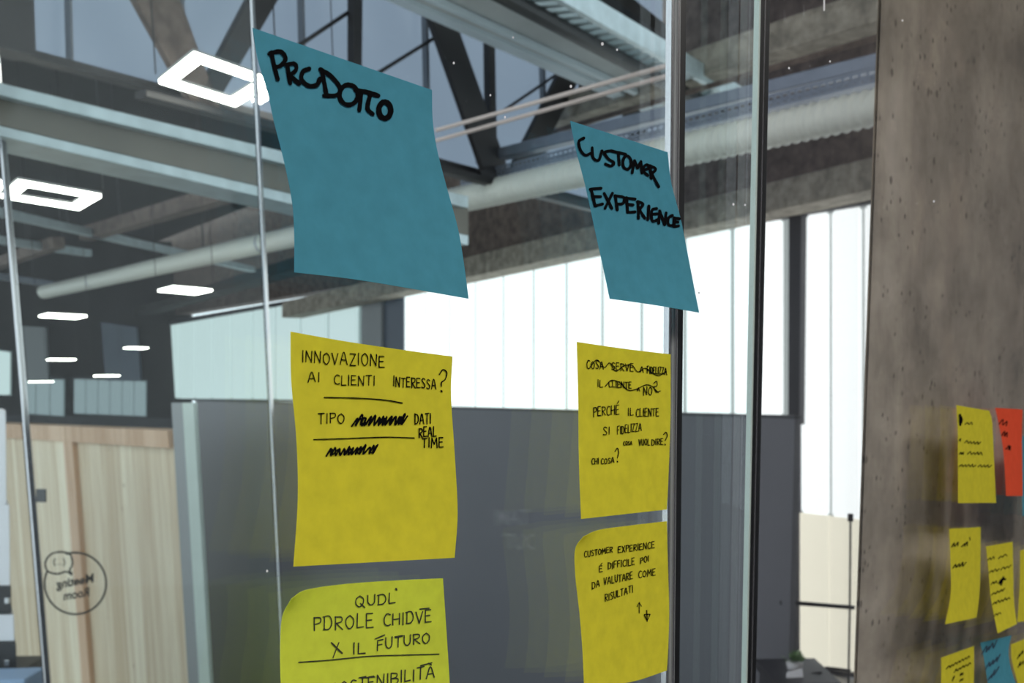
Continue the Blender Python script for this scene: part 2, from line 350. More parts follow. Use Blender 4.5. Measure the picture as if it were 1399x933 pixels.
def run(name, label, cat, a, b, z, w, h, m):
    """a horizontal bar under the low roof, hung from it"""
    p, q = level(z).hit(*a), level(z).hit(*b); root = empty(name, p); tag(root, label, cat); iv = Matrix.Translation(-p)
    o = bar('rail', p, q, w, h, m, root, bevel=0.004); o.data.transform(iv)
    for t in (0.25, 0.75):
        s = p.lerp(q, t); o = bar('hanger', s + UP * h / 2, Vector((s.x, s.y, LOW_Z + .01)), 0.012, 0.012, M['steel'], root); o.data.transform(iv)
    return root
ZL = SHED_Z
run('conduit_rail', 'pale galvanised rail under dark roof just below the wide ring lamp', 'rail', (-40, 281), (345, 368), ZL + .10, 0.07, 0.06, M['galv'])
run('conduit_rail', 'short pale rail end hanging over the far ring lamps', 'rail', (-40, 322), (122, 346), ZL + .05, 0.07, 0.06, M['galv'])
run('conduit_rail', 'lowest thin grey rail under dark roof at picture edge', 'rail', (-40, 372), (70, 388), ZL + .02, 0.07, 0.06, M['tray'])
run('roof_purlin', 'brown timber purlin rising towards the blue product note', 'beam', (118, 320), (345, 254), ZL + .12, 0.12, 0.10, M['beam_brown'])
run('roof_purlin', 'brown purlin stub beside the wide ring lamp at picture edge', 'beam', (-60, 380), (80, 331), ZL + .05, 0.10, 0.09, M['beam_brown'])
run('roof_purlin', 'dark brown purlin over the small far lamp', 'beam', (150, 440), (520, 330), ZL + .16, 0.30, 0.12, M['roof'])

def ribbed_duct(name, label, cat, a, b, plane, r, pitch, m, amp=0.07, n=20):
    p, q = plane.hit(*a), plane.hit(*b); L = (q - p).length; k = int(L / pitch) * 4
    root = empty(name, p); tag(root, label, cat)
    bm = bmesh.new(); btube(bm, [(q - p) * (i / k) for i in range(k + 1)], [r * (1 + amp * (0.5 + 0.5 * cos(i * pi / 2))) for i in range(k + 1)], n)
    from_bm('duct_body', bm, m, root, True)
    for t in (0.15, 0.5, 0.85):
        c = (q - p) * t; bm = bmesh.new(); d = (q - p).normalized()
        btube(bm, [c - d * .02, c + d * .02], r * 1.12, n); from_bm('duct_clamp', bm, M['tray'], root)
    return root
DUCTP = level(3.1)
ribbed_duct('air_duct', 'long corrugated pale air duct running above the windows', 'duct', (60, 399), (1230, 139), DUCTP, 0.060, 0.045, M['duct'], 0.2)
def perforated_tray(name, label, a, b, plane, hgt):
    p, q = plane.hit(*a), plane.hit(*b); d = (q - p).normalized(); L = (q - p).length; root = empty(name, p); tag(root, label, 'tray')
    s = d.cross(UP).normalized(); n = int(L / 0.035); bm = bmesh.new()
    for sd in (-0.05, 0.05):                                          # side walls: two rails and bridges leave oblong holes
        for z in (0, hgt * .5, hgt): bbar(bm, s * sd + UP * z, d * L + s * sd + UP * z, 0.004, hgt * .26)
        for i in range(n + 1):
            c = d * (L * i / n) + s * sd; bbar(bm, c, c + UP * hgt, 0.004, 0.012, s)
    from_bm('tray_side', bm, M['tray'], root)
    bm = bmesh.new(); bbar(bm, UP * 0, d * L, 0.10, 0.004); from_bm('tray_bottom', bm, M['tray'], root)
    return root
perforated_tray('cable_tray', 'perforated grey cable tray lying along the top of the air duct', (640, 254), (1230, 108), level(3.19), 0.045)
def wbeam(name, label, u0, u1, h, z, m, th=0.14):
    a, b = level(z).hit(*u0), level(z).hit(*u1)
    root = bar(name, a, b, th, h, m, bevel=0.004); tag(root, label, 'beam'); return root
wbeam('steel_beam', 'slim grey steel beam above the perforated tray', (640, 222), (1230, 78), 0.055, 3.32, M['tray'], 0.08)
o = wbeam('concrete_beam', 'brown concrete beam high up next to the pillar head', (700, 178), (1230, 8), 0.15, 3.75, M['beam'], 0.22)
tg = o
cp_, cq_ = level(3.60).hit(700, 196), level(3.60).hit(1230, 42)
tube('conduit', [cp_, cq_], 0.014, M['beam_brown'], tg)
# roof beam that slopes across the top: flat soffit, bright lower flange, cable ladder on top
SOF = level(3.72)
bp = empty('roof_beam', SOF.hit(760, 80)); tag(bp, 'broad grey roof beam with bright edges between the two blue notes', 'beam'); iv = Matrix.Translation(-bp.location)
def pp(name, pix, up, m, lift=0.0, bv=0.0):
    o = prism(name, [SOF.hit(*p) + UP * lift for p in pix], UP * up, m, bp, bv); o.data.transform(iv)
pp('soffit', [(512, -20), (905, 148), (985, 158), (640, -20)], 0.22, M['soffit'])
pp('bright_flange', [(496, -20), (905, 160), (905, 148), (520, -20)], 0.10, M['flange'], -0.02)
pp('flange_lip', [(560, -20), (905, 140), (905, 135), (570, -20)], 0.03, M['flange'], -0.035)
lad = empty('cable_ladder', SOF.hit(800, 60)); tag(lad, 'bright cable ladder with rungs beside the broad grey roof beam', 'tray'); iv2 = Matrix.Translation(-lad.location)
def lpart(name, fn, m):
    bm = bmesh.new(); fn(bm); o = from_bm(name, bm, m, lad); o.data.transform(iv2)
SL = level(3.69); l0, l1, r0, r1 = SL.hit(660, -30), SL.hit(985, 148), SL.hit(735, -30), SL.hit(1010, 130)
lpart('side_rail', lambda bm: bbar(bm, l0, l1, 0.03, 0.09), M['galv']); lpart('side_rail', lambda bm: bbar(bm, r0, r1, 0.03, 0.09), M['galv'])
def rungs(bm):
    for i in range(1, 26): bbar(bm, l0.lerp(l1, i / 26), r0.lerp(r1, i / 26), 0.035, 0.02)
lpart('rung', rungs, M['galv'])
lpart('cable', lambda bm: btube(bm, [l0.lerp(r0, .12) - UP * .04, l1.lerp(r1, .12) - UP * .04], 0.035, 10), M['black'])
# slim twin bars before the truss, standing in for beam reflections in the glass
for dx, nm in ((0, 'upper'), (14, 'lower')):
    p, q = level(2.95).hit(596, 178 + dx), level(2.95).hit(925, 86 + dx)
    t = empty('beam_reflection', p); tag(t, 'thin pinkish bar in place of a beam reflection across the truss diagonals, %s of the pair' % nm, 'reflection_bar', 'thin beam reflections across the truss')
    tube('reflection_bar', [Vector((0, 0, 0)), q - p], 0.0065, plain('reflection_pink', lin(222, 204, 198), 0.5), t)
# ------------------------------------------------------------------ ring lamps
def make_lamp():
    root = empty('ring_lamp'); s, w, h = 0.36, 0.052, 0.02
    def ring(bm, so, wi, z0, z1):
        def P(a, b): return A_DIR * a + W_DIR * b
        o_, i_ = so / 2, so / 2 - wi
        cs = lambda k: [P(k, k), P(-k, k), P(-k, -k), P(k, -k)]
        A, B = cs(o_), cs(i_); va = {}
        for nm, c in (('o', A), ('i', B)):
            for z in (z0, z1): va[nm, z] = [bm.verts.new(q + UP * z) for q in c]
        for k in range(4):
            j = (k + 1) % 4
            bm.faces.new((va['o', z0][k], va['o', z0][j], va['o', z1][j], va['o', z1][k])); bm.faces.new((va['i', z0][k], va['i', z1][k], va['i', z1][j], va['i', z0][j]))
            for z in (z0, z1): bm.faces.new((va['o', z][k], va['i', z][k], va['i', z][j], va['o', z][j]))
    bm = bmesh.new(); ring(bm, s, w, 0.012, h); from_bm('housing', bm, M['lamp_body'], root)
    bm = bmesh.new(); ring(bm, s - .006, w - .006, 0, 0.0118); from_bm('diffuser', bm, M['lamp'], root)
    return root
def copy_tree(o):
    c = o.copy(); COL.objects.link(c)
    for ch in o.children:
        d = ch.copy(); COL.objects.link(d); d.parent = c
    return c
lamp_proto = None
LAMPS = [  # pixel centre, width in pixels, label
    (296, 114, 150, 'large glowing square ring lamp next to the torn edge of the blue product note'),
    (392, 148, 120, 'blazing ring lamp half hidden behind the blue product note'),
    (70, 270, 132, 'thick bright ring lamp hanging under the broad steel beam'),
    (-52, 252, 120, 'ring lamp cut off by the picture edge, beside the thick bright one'),
    (253, 398, 73, 'small ring lamp just above the pale green window'),
    (86, 433, 64, 'flat ring lamp at the end of the dark low roof'),
    (84, 492, 40, 'tiny ring lamp in front of the dark end wall'),
    (146, 514, 36, 'tiny ring lamp before the blue grey end panel'),
    (56, 522, 34, 'faint tiny ring lamp low by the glass joint'),
    (186, 476, 34, 'tiniest ring lamp at the corner of the pale green window'),
]
SPOTS = [(lab, at_depth(px, py, 0.36 * 1.08 * F_PX / wpx)) for px, py, wpx, lab in LAMPS]
SPOTS += [('added fill ring lamp over the corridor in front of the timber wall', Vector((-2.6, 4.2, 4.6))), ('added fill ring lamp over the corridor in front of the dark partition', Vector((-0.5, 2.4, 4.3))), ('added fill ring lamp over the corridor near the handrail', Vector((0.6, 3.6, 4.9))), ('added fill ring lamp over the corridor near the office cabinet', Vector((-2.9, 3.0, 3.9))), ('added fill ring lamp over the corridor beside the glass screen', Vector((-1.5, 2.2, 4.3)))]  # extra lamps out of view, added to brighten the hall and timber wall
for lab, p in SPOTS:
    L = make_lamp() if lamp_proto is None else copy_tree(lamp_proto)
    if lamp_proto is None: lamp_proto = L
    L.location = p; tag(L, lab, 'lamp', 'square ring lamps of the hall')
bpy.context.view_layer.update()
for L in [o for o in COL.objects if o.name.startswith('ring_lamp')]:
    p = L.location; over = (p - SHED.p).dot(A_N) > 0                 # camera side of the glazing: hangs from the high roof
    ztop = (SHED_Z + 3.0 if over else LOW_Z)
    for s in (-1, 1):
        q = (A_DIR - W_DIR).normalized() * 0.20 * s
        b = bmesh.new(); btube(b, [q + UP * .03, Vector((q.x, q.y, ztop + .02 - p.z))], 0.0025, 6); from_bm('suspension_wire', b, M['wire'], L)

# ------------------------------------------------------------------ far end details
for k, (px, lab, top, gm) in enumerate((((30, 88), 'low striped interior window at far end, nearer the glass joint', 514, None), ((101, 200), 'low striped interior window at far end below the blue grey panel', 516, None))):
    window('window_%d' % (5 + k), lab, px[0], px[1], (top, top + 3), (566, 570), M['win_end'], M['win_end_gap'], 0.22, plane=END.off(0.06))
window('window_7', 'bright window strip at the far end by the picture edge', -60, 15, (470, 479), (540, 541), M['win_far'], M['win_gap_far'], 0.25, plane=END.off(0.05))
struct(slab('trim_5', END.off(0.15), [(138, 440), (186, 447), (192, 520), (144, 520)], -0.12, M['panel_blue']), 'blue grey panel at the far end')
struct(slab('trim_6', END.off(0.15), [(28, 445), (62, 447), (66, 520), (34, 520)], -0.12, M['frame_grey']), 'grey column at the far end')
struct(slab('trim_7', END.off(0.15), [(-120, 566), (300, 572), (300, 592), (-120, 590)], -0.12, M['frame_dark']), 'dark band under the far windows')

# ------------------------------------------------------------------ dark partition and timber wall across the corridor
PART = Plane(at_depth(1095, 570, 2.6), W_N)
ztop = PART.hit(700, 561).z
pt = struct(empty('wall_partition', Vector((PART.hit(700, 700).x, PART.hit(700, 700).y, 0))), 'dark grey partition below the bright windows')
a, b = PART.hit(268, 560), PART.hit(1086, 570)
def vq(a, b, z0, z1): return [Vector((a.x, a.y, z0)), Vector((b.x, b.y, z0)), Vector((b.x, b.y, z1)), Vector((a.x, a.y, z1))]
inv = Matrix.Translation(-pt.location)
put(prism('panel', vq(a, b, 0, ztop), -W_N * 0.022, M['panel_dark'], pt)); put(bar('top_cap', Vector((a.x, a.y, ztop + .004)) - W_N * .011, Vector((b.x, b.y, ztop + .004)) - W_N * .011, 0.026, 0.008, M['frame_dark'], pt))
TIM = Plane(at_depth(240, 588, 5.3), (at_depth(0, 578, 6.7) - at_depth(240, 588, 5.3)).cross(UP))
if TIM.n.y > 0: TIM = Plane(TIM.p, -TIM.n)
tw = struct(empty('wall_timber', Vector((TIM.p.x, TIM.p.y, 0))), 'pale timber board wall behind the round logo'); inv = Matrix.Translation(-tw.location)
tz = TIM.hit(240, 588).z; ta, tb = TIM.hit(-60, 588), TIM.hit(243, 588)
put(prism('board_panel', vq(TIM.hit(-8, 588), tb, 0, tz - .09), -TIM.n * 0.08, M['timber'], tw))
put(prism('top_rail', [p + TIM.n * .03 for p in vq(ta, TIM.hit(236, 588), tz - .09, tz)], -TIM.n * 0.14, M['timber_rail'], tw))
put(prism('upright_post', [p + TIM.n * .03 for p in vq(TIM.hit(92, 588), TIM.hit(104, 588), 0, tz - .09)], -TIM.n * 0.05, M['timber_rail'], tw))
put(prism('switch_plate', [TIM.off(.006).hit(*p) for p in ((49, 668), (62, 668), (62, 686), (49, 686))], -TIM.n * 0.01, M['frame_dark'], tw))
pg = struct(empty('trim_8', Vector((TIM.hit(262, 700).x, TIM.hit(262, 700).y, 0))), 'pale green grey post at the end of the timber wall'); inv = Matrix.Translation(-pg.location)
pz = PART.hit(262, 545).z
put(prism('post_face', vq(TIM.off(.05).hit(243, 700), TIM.off(.05).hit(258, 700), 0, pz), -TIM.n * 0.02, M['frame_grey'], pg))
put(prism('post_edge', vq(TIM.off(.05).hit(258, 700), TIM.off(.05).hit(273, 700), 0, pz), -TIM.n * 0.02, M['post_green'], pg))
# black and white office cabinet; topmost white panel stands in for a bright window
DW = Plane(at_depth(10, 700, 4.6), (0, -1, 0))
cab = empty('office_cabinet', Vector((DW.hit(-20, 800).x, 4.6, 0))); tag(cab, 'black and white office cabinet at the picture edge by the timber wall, top white panel in place of a bright window', 'cabinet'); inv = Matrix.Translation(-cab.location)
for nm, y0, y1, x1, m in (('white_front_or_window_standin', 560, 690, 8, 'white'), ('white_front_or_window_standin', 690, 800, 13, 'white'), ('black_drawer', 800, 838, 15, 'cabinet'), ('white_drawer', 840, 876, 19, 'white'), ('black_drawer', 878, 921, 22, 'cabinet')):
    put(prism(nm, [DW.hit(*p) for p in ((-90, y0), (x1, y0), (x1 + 1, y1), (-90, y1))], Vector((ray(-40, 700).x, 1, 0)) * 0.3, M[m], cab, bevel=0.006))
zb = DW.hit(0, 921).z
put(prism('base', vq(Vector((DW.hit(-90, 921).x, 4.62, 0)), Vector((DW.hit(20, 921).x, 4.62, 0)), 0, zb), Vector((0, .3, 0)), M['cabinet'], cab))
for y in (821, 906): put(slab('knob', DW.off(.02), [(6, y - 4), (12, y - 4), (12, y + 4), (6, y + 4)], -0.02, M['alu'], cab, bevel=0.003))
DW2 = Plane(at_depth(10, 930, 4.3), (0, -1, 0))
bt = slab('storage_box', DW2, [(-80, 932), (34, 928), (38, 1010), (-80, 1010)], -0.2, plain('blue_plastic', lin(150, 178, 214), 0.5), bevel=0.01)
tag(bt, 'pale blue box in front of the black and white cabinet', 'box')
bs = empty('box_stand', Vector((DW2.hit(-20, 1010).x, 4.3, 0))); tag(bs, 'low dark stand carrying the pale blue box', 'stand'); inv = Matrix.Translation(-bs.location)
put(prism('top', vq(Vector((DW2.hit(-82, 1010).x, 4.3, 0)), Vector((DW2.hit(44, 1010).x, 4.3, 0)), DW2.hit(0, 1011).z - .05, DW2.hit(0, 1010).z - .001), Vector((0, .2, 0)), M['cabinet'], bs))
for px in (-78, 36): put(prism('leg', vq(Vector((DW2.hit(px, 1010).x, 4.32, 0)), Vector((DW2.hit(px + 8, 1010).x, 4.32, 0)), 0, DW2.hit(0, 1011).z - .05), Vector((0, .16, 0)), M['cabinet'], bs))

# ------------------------------------------------------------------ glass screen across the corridor, with the round logo
SCR = Plane((0, 2.8, 0), (0, -1, 0))
sc = struct(empty('window_8', (SCR.hit(200, 700).x, 2.8, 0)), 'frameless glass screen across the corridor'); inv = Matrix.Translation(-sc.location)
j1, j2 = SCR.hit(52, 800).x, SCR.hit(381, 800).x
for x0, x1 in ((j1 - 0.9, j1 - .004), (j1 + .004, j2 - .004)):
    put(prism('glass_pane', [Vector((x0, 2.8, 0)), Vector((x1, 2.8, 0)), Vector((x1, 2.8, 3.4)), Vector((x0, 2.8, 3.4))], Vector((0, .012, 0)), M['glass_far'], sc))
for x in (j1, j2):
    put(prism('joint_strip', [Vector((x - .004, 2.79, 0)), Vector((x - .0005, 2.79, 0)), Vector((x - .0005, 2.79, 3.4)), Vector((x - .004, 2.79, 3.4))], Vector((0, .03, 0)), M['gasket'], sc))
    put(prism('bright_edge', [Vector((x - .0005, 2.79, 0)), Vector((x + .004, 2.79, 0)), Vector((x + .004, 2.79, 3.4)), Vector((x - .0005, 2.79, 3.4))], Vector((0, .03, 0)), M['alu'], sc))

# ------------------------------------------------------------------ strokes, for handwriting and the logo
def smooth_line(pts, n=6):
    if len(pts) < 3: return [Vector(p) for p in pts]
    P = [Vector(p) for p in pts]; P = [P[0] * 2 - P[1]] + P + [P[-1] * 2 - P[-2]]; out = []
    for i in range(1, len(P) - 2):
        a, b, c, d = P[i - 1:i + 3]
        for k in range(n):
            t = k / n
            out.append(0.5 * ((2 * b) + (c - a) * t + (2 * a - 5 * b + 4 * c - d) * t * t + (3 * b - a - 3 * c + d) * t ** 3))
    out.append(P[-2]); return out
def dense(pts, step=4.0):
    out = [pts[0]]
    for a, b in zip(pts, pts[1:]):
        n = max(1, int((b - a).length / step))
        out += [a.lerp(b, k / n) for k in range(1, n + 1)]
    return out
def ribbon(bm, pts, width, place, soft=True):
    """flat ink line of the given pixel width with rounded ends, laid on a surface by place(px, py)"""
    P = dense(smooth_line(pts) if soft else [Vector(p) for p in pts])
    if len(P) < 2 or (P[0] - P[-1]).length + len(P) < 0.01: return
    L, R = [], []
    for i, p in enumerate(P):
        d = P[min(i + 1, len(P) - 1)] - P[max(i - 1, 0)]
        if d.length < 1e-6: d = Vector((1, 0))
        d.normalize(); n = Vector((-d.y, d.x)); w = width / 2 * (0.9 + 0.2 * random.random())
        L.append(p + n * w); R.append(p - n * w)
    def cap(p, d, w): return [p + Matrix.Rotation(a, 2) @ d * w for a in (radians(45), 0, radians(-45))]
    d0 = (P[0] - P[min(1, len(P) - 1)]).normalized(); d1 = (P[-1] - P[-2]).normalized()
    vl = [bm.verts.new(place(*q)) for q in L]; vr = [bm.verts.new(place(*q)) for q in R]
    for i in range(len(P) - 1): bm.faces.new((vl[i], vl[i + 1], vr[i + 1], vr[i]))
    for d, p, a, b in ((d0, P[0], vr[0], vl[0]), (d1, P[-1], vl[-1], vr[-1])):
        c = [bm.verts.new(place(*q)) for q in cap(p, d, width / 2)]
        try: bm.faces.new([a] + c + [b])
        except ValueError: pass
FONT = {
 'A': (.75, [[(0, 0), (.36, 1), (.72, 0)], [(.14, .36), (.6, .36)]]), 'B': (.62, [[(0, 0), (0, 1)], [(0, 1), (.5, .9), (.45, .58), (0, .52)], [(0, .52), (.6, .42), (.52, .05), (0, 0)]]),
 'C': (.6, [[(.6, .92), (.3, 1), (.05, .65), (.08, .2), (.35, 0), (.62, .08)]]), 'D': (.65, [[(.03, 0), (.03, 1)], [(.0, 1), (.5, .85), (.64, .45), (.42, .08), (0, 0)]]),
 'E': (.55, [[(.5, 1), (.02, 1)], [(.02, 1), (0, 0)], [(0, 0), (.55, .02)], [(0, .52), (.42, .54)]]), 'F': (.52, [[(.52, 1), (.02, .98)], [(.02, .98), (0, 0)], [(0, .52), (.42, .54)]]),
 'H': (.65, [[(0, 0), (.02, 1)], [(.62, 0), (.64, 1)], [(0, .48), (.64, .52)]]), 'I': (.14, [[(.06, 0), (.08, 1)]]), 'L': (.5, [[(.03, 1), (0, 0)], [(0, 0), (.5, .03)]]),
 'M': (.8, [[(0, 0), (.08, 1)], [(.08, 1), (.38, .35)], [(.38, .35), (.7, 1)], [(.7, 1), (.78, 0)]]), 'N': (.66, [[(0, 0), (.04, 1)], [(.04, 1), (.58, .02)], [(.58, .02), (.64, 1)]]),
 'O': (.68, [[(.36, 1), (.06, .75), (.04, .3), (.32, 0), (.6, .25), (.64, .7), (.36, 1)]]), 'P': (.55, [[(.04, 0), (.04, 1)], [(.0, .98), (.5, .95), (.5, .6), (.04, .46)]]),
 'Q': (.75, [[(.36, 1), (.06, .75), (.04, .3), (.32, 0), (.6, .25), (.64, .7), (.36, 1)], [(.4, .3), (.75, -.1)]]), 'R': (.6, [[(.04, 0), (.04, 1)], [(.0, .98), (.52, .92), (.5, .6), (.06, .48)], [(.1, .48), (.6, 0)]]),
 'S': (.55, [[(.52, .9), (.25, 1), (.06, .78), (.28, .54), (.52, .3), (.35, .02), (.02, .08)]]), 'T': (.6, [[(0, .98), (.62, 1)], [(.32, 1), (.29, 0)]]),
 'U': (.62, [[(.02, 1), (.03, .3), (.28, 0), (.55, .22), (.6, 1)]]), 'V': (.62, [[(0, 1), (.3, 0)], [(.3, 0), (.62, 1)]]), 'X': (.6, [[(0, 1), (.6, 0)], [(.58, 1), (.02, 0)]]),
 'Z': (.6, [[(.04, 1), (.6, 1)], [(.6, 1), (.02, 0)], [(.02, 0), (.6, .02)]]), ' ': (.3, []), "'": (.15, [[(.1, 1.15), (.05, .9)]]),
 '?': (.5, [[(.02, .85), (.2, 1.05), (.46, .9), (.4, .62), (.2, .45), (.2, .25)], [(.19, .02), (.21, .06)]]),
 'É': (.55, [[(.5, 1), (.02, 1)], [(.02, 1), (0, 0)], [(0, 0), (.55, .02)], [(0, .52), (.42, .54)], [(.25, 1.2), (.5, 1.45)]]),
 'À': (.75, [[(0, 0), (.36, 1), (.72, 0)], [(.14, .36), (.6, .36)], [(.2, 1.35), (.45, 1.15)]]),
 'd': (.66, [[(.03, 0), (.06, .9)], [(-.05, .92), (.45, .95), (.64, .45), (.42, .05), (-.02, .02)]]),   # A written like a D
}
def text_strokes(s, p0, p1, h, slant=0.0, jit=0.06):
    p0, p1 = Vector(p0), Vector(p1); gap = 0.24
    tot = sum(FONT[c][0] + gap for c in s) - gap; ux = (p1 - p0) / tot; x = 0.0; out = []
    for c in s:
        w, st = FONT[c]; dy = random.uniform(-jit, jit) * h; hs = h * random.uniform(1 - jit, 1 + jit)
        for line in st:
            out.append([p0 + ux * (x + a + slant * b * h / max(1e-3, ux.length)) + Vector((0, -b * hs + dy)) for a, b in line])
        x += w + gap
    return out
def scribble(p0, p1, h, n):
    p0, p1 = Vector(p0), Vector(p1); pts = []
    for i in range(n):
        t = i / (n - 1); pts.append(p0.lerp(p1, t) + Vector((random.uniform(-1, 1) * h * .12 + (h * .25 if i % 2 else -h * .1), (-h if i % 2 else 0) * random.uniform(.7, 1.05))))
    return pts
def wave(p0, p1, amp, n):
    p0, p1 = Vector(p0), Vector(p1)
    return [p0.lerp(p1, i / (n - 1)) + Vector((0, random.uniform(-amp, amp))) for i in range(n)]

# ------------------------------------------------------------------ sticky notes
class Note:
    """paper sheet on the glass. Edges are pixel polylines on the sheet; lift (mm) at the corners TL TR BR BL, bulge in mm across the middle"""
    def __init__(self, L, R, T=None, B=None, lift=(0, 0, 3, 3), power=2.0):
        e = lambda a: smooth_line(a, 8) if len(a) > 2 else [Vector(a[0]).lerp(Vector(a[1]), k / 8) for k in range(9)]
        self.L, self.R = e(L), e(R)
        self.T, self.B = e(T or [L[0], R[0]]), e(B or [L[-1], R[-1]])
        self.lift, self.power = lift, power
    @staticmethod
    def _s(c, t):
        f = min(max(t, 0), 1) * (len(c) - 1); i = min(int(f), len(c) - 2); return c[i].lerp(c[i + 1], f - i)
    def px(self, u, v):
        s = self._s; a, b, c, d = s(self.L, v), s(self.R, v), s(self.T, u), s(self.B, u)
        return (a * (1 - u) + b * u) + (c * (1 - v) + d * v) - (self.L[0] * (1 - u) * (1 - v) + self.R[0] * u * (1 - v) + self.R[-1] * u * v + self.L[-1] * (1 - u) * v)
    def h(self, u, v):
        tl, tr, br, bl = self.lift; w = v ** self.power; c = (1 - v) ** 3
        return 0.0004 + 0.001 * ((bl * (1 - u) + br * u) * w + (tl * (1 - u) ** 3 + tr * u ** 3) * c + 0.35 * sin(3.1 * u + 2.4 * v) ** 2 * v)
    def on(self, px, py, h): return GLASS.off(-h).hit(px, py)
    def place(self, px, py, up=0.0004):
        t = Vector((px, py)); u = v = 0.5
        for _ in range(8):
            p = self.px(u, v); du = (self.px(min(u + .01, 1), v) - self.px(min(u + .01, 1) - .01, v)) / .01; dv = (self.px(u, min(v + .01, 1)) - self.px(u, min(v + .01, 1) - .01)) / .01
            e = t - p; det = du.x * dv.y - du.y * dv.x
            if abs(det) < 1e-6: break
            u = min(max(u + (e.x * dv.y - e.y * dv.x) / det, 0), 1); v = min(max(v + (du.x * e.y - du.y * e.x) / det, 0), 1)
        return self.on(px, py, self.h(u, v) + up)
    def build(self, m, label, group, strokes, ink=None, N=28):
        bm = bmesh.new(); g = [[bm.verts.new(self.on(*self.px(i / N, j / N), self.h(i / N, j / N))) for i in range(N + 1)] for j in range(N + 1)]
        for j in range(N):
            for i in range(N): bm.faces.new((g[j][i], g[j][i + 1], g[j + 1][i + 1], g[j + 1][i]))
        org = self.on(*self.px(.5, .02), 0)
        root = empty('sticky_note', org); tag(root, label, 'note', group)
        o = from_bm('paper', bm, m, root, True); o.data.transform(Matrix.Translation(-org))
        if o.data.polygons[N * N // 2].normal.dot(G_N) > 0: o.data.flip_normals()
        sm = o.modifiers.new('thickness', 'SOLIDIFY'); sm.thickness = 0.00018; sm.offset = 0; es = o.modifiers.new('crisp_edge', 'EDGE_SPLIT'); es.split_angle = radians(50)
        if strokes:
            bm = bmesh.new()
            for w, pts, soft in strokes: ribbon(bm, pts, w, self.place, soft)
            me = bpy.data.meshes.new('handwriting'); bm.to_mesh(me); bm.free()
            o = link('handwriting', me, ink or M['ink'], root); me.transform(Matrix.Translation(-org))
        return root
def crop(x0, y0, k): return lambda pts: [(x0 + k * x, y0 + k * y) for x, y in pts]
def ell(cx, cy, rx, ry, n=14, a0=-1.2, turn=1.04): return [(cx + rx * cos(a0 + 2 * pi * turn * i / n), cy + ry * sin(a0 + 2 * pi * turn * i / n)) for i in range(n + 1)]
GB, GY, GR = 'blue heading notes on the glass', 'yellow notes on the glass', 'notes on the glass before the pillar'

# blue note PRODOTTO
c = crop(340, 20, .429); st = []
for w, p, s in ((6.2, [(72, 120), (80, 160), (92, 205)], 1), (6.2, [(66, 124), (100, 117), (117, 138), (104, 160), (84, 168)], 1), (6.2, [(122, 160), (132, 218)], 0), (5.6, [(118, 160), (146, 156), (150, 176), (128, 194)], 1), (6, [(130, 192), (160, 220)], 0),
    (6.4, [(192, 172), (172, 182), (168, 206), (190, 226), (216, 224), (226, 204)], 1), (6, [(232, 178), (240, 215), (247, 256)], 1), (6.2, [(228, 174), (262, 196), (290, 232), (280, 256), (240, 258)], 1), (6.4, ell(318, 255, 29, 32), 1),
    (6.4, [(340, 240), (374, 246), (412, 258)], 1), (6.2, [(358, 248), (352, 304)], 0), (6.2, [(386, 256), (378, 298), (394, 316)], 1), (7.6, ell(433, 304, 19, 26), 1)):
    st.append((w, c(p), s))
Note([(345, 38), (352, 80), (366, 128), (374, 165), (388, 220), (399, 275), (402, 320), (402, 372)], [(590, 123), (591, 165), (597, 205), (610, 255), (625, 310), (633, 355), (640, 408)], B=[(402, 372), (480, 381), (560, 394), (640, 408)], lift=(0, 0, 9, 4)).build(M['blue'], 'large blue note headed with the bold marker word for product', GB, st)
# blue note CUSTOMER EXPERIENCE
c = crop(760, 0, .3365); st = []
for p, s in (([(112, 560), (92, 574), (98, 608), (118, 630), (140, 622)], 1), ([(146, 600), (150, 640), (172, 650), (186, 612)], 1), ([(218, 612), (196, 620), (212, 645), (234, 660), (222, 674), (200, 666)], 1), ([(222, 612), (282, 626)], 0), ([(252, 620), (256, 670)], 0), (ell(287, 660, 17, 27), 1),
    ([(308, 702), (318, 652)], 0), ([(318, 652), (330, 682)], 0), ([(330, 682), (344, 656)], 0), ([(344, 656), (348, 702)], 0), ([(352, 692), (376, 682), (366, 668), (350, 690), (372, 712)], 1), ([(380, 672), (386, 724)], 0), ([(378, 672), (404, 686), (386, 706)], 1), ([(388, 706), (416, 758)], 0),
    ([(142, 768), (158, 836)], 0), ([(138, 768), (182, 764)], 0), ([(150, 798), (180, 798)], 0), ([(158, 836), (188, 828)], 0), ([(195, 785), (226, 846)], 0), ([(228, 784), (198, 846)], 0), ([(240, 794), (248, 852)], 0), ([(238, 794), (276, 802), (270, 826), (245, 828)], 1),
    ([(285, 802), (290, 862)], 0), ([(285, 804), (320, 808)], 0), ([(288, 830), (312, 832)], 0), ([(290, 862), (320, 860)], 0), ([(332, 818), (334, 886)], 0), ([(330, 818), (352, 828), (338, 850)], 1), ([(338, 852), (360, 886)], 0), ([(376, 836), (372, 892)], 0),
    ([(408, 846), (390, 852), (386, 876), (392, 898), (412, 892)], 1), ([(388, 870), (410, 868)], 0), ([(416, 906), (420, 856)], 0), ([(420, 856), (440, 912)], 0), ([(440, 912), (446, 864)], 0), ([(472, 874), (455, 886), (456, 912), (474, 916)], 1), ([(480, 884), (478, 920)], 0), ([(478, 884), (500, 888)], 0), ([(478, 900), (494, 902)], 0), ([(478, 920), (497, 917)], 0)):
    st.append((4.1, c(p), s))
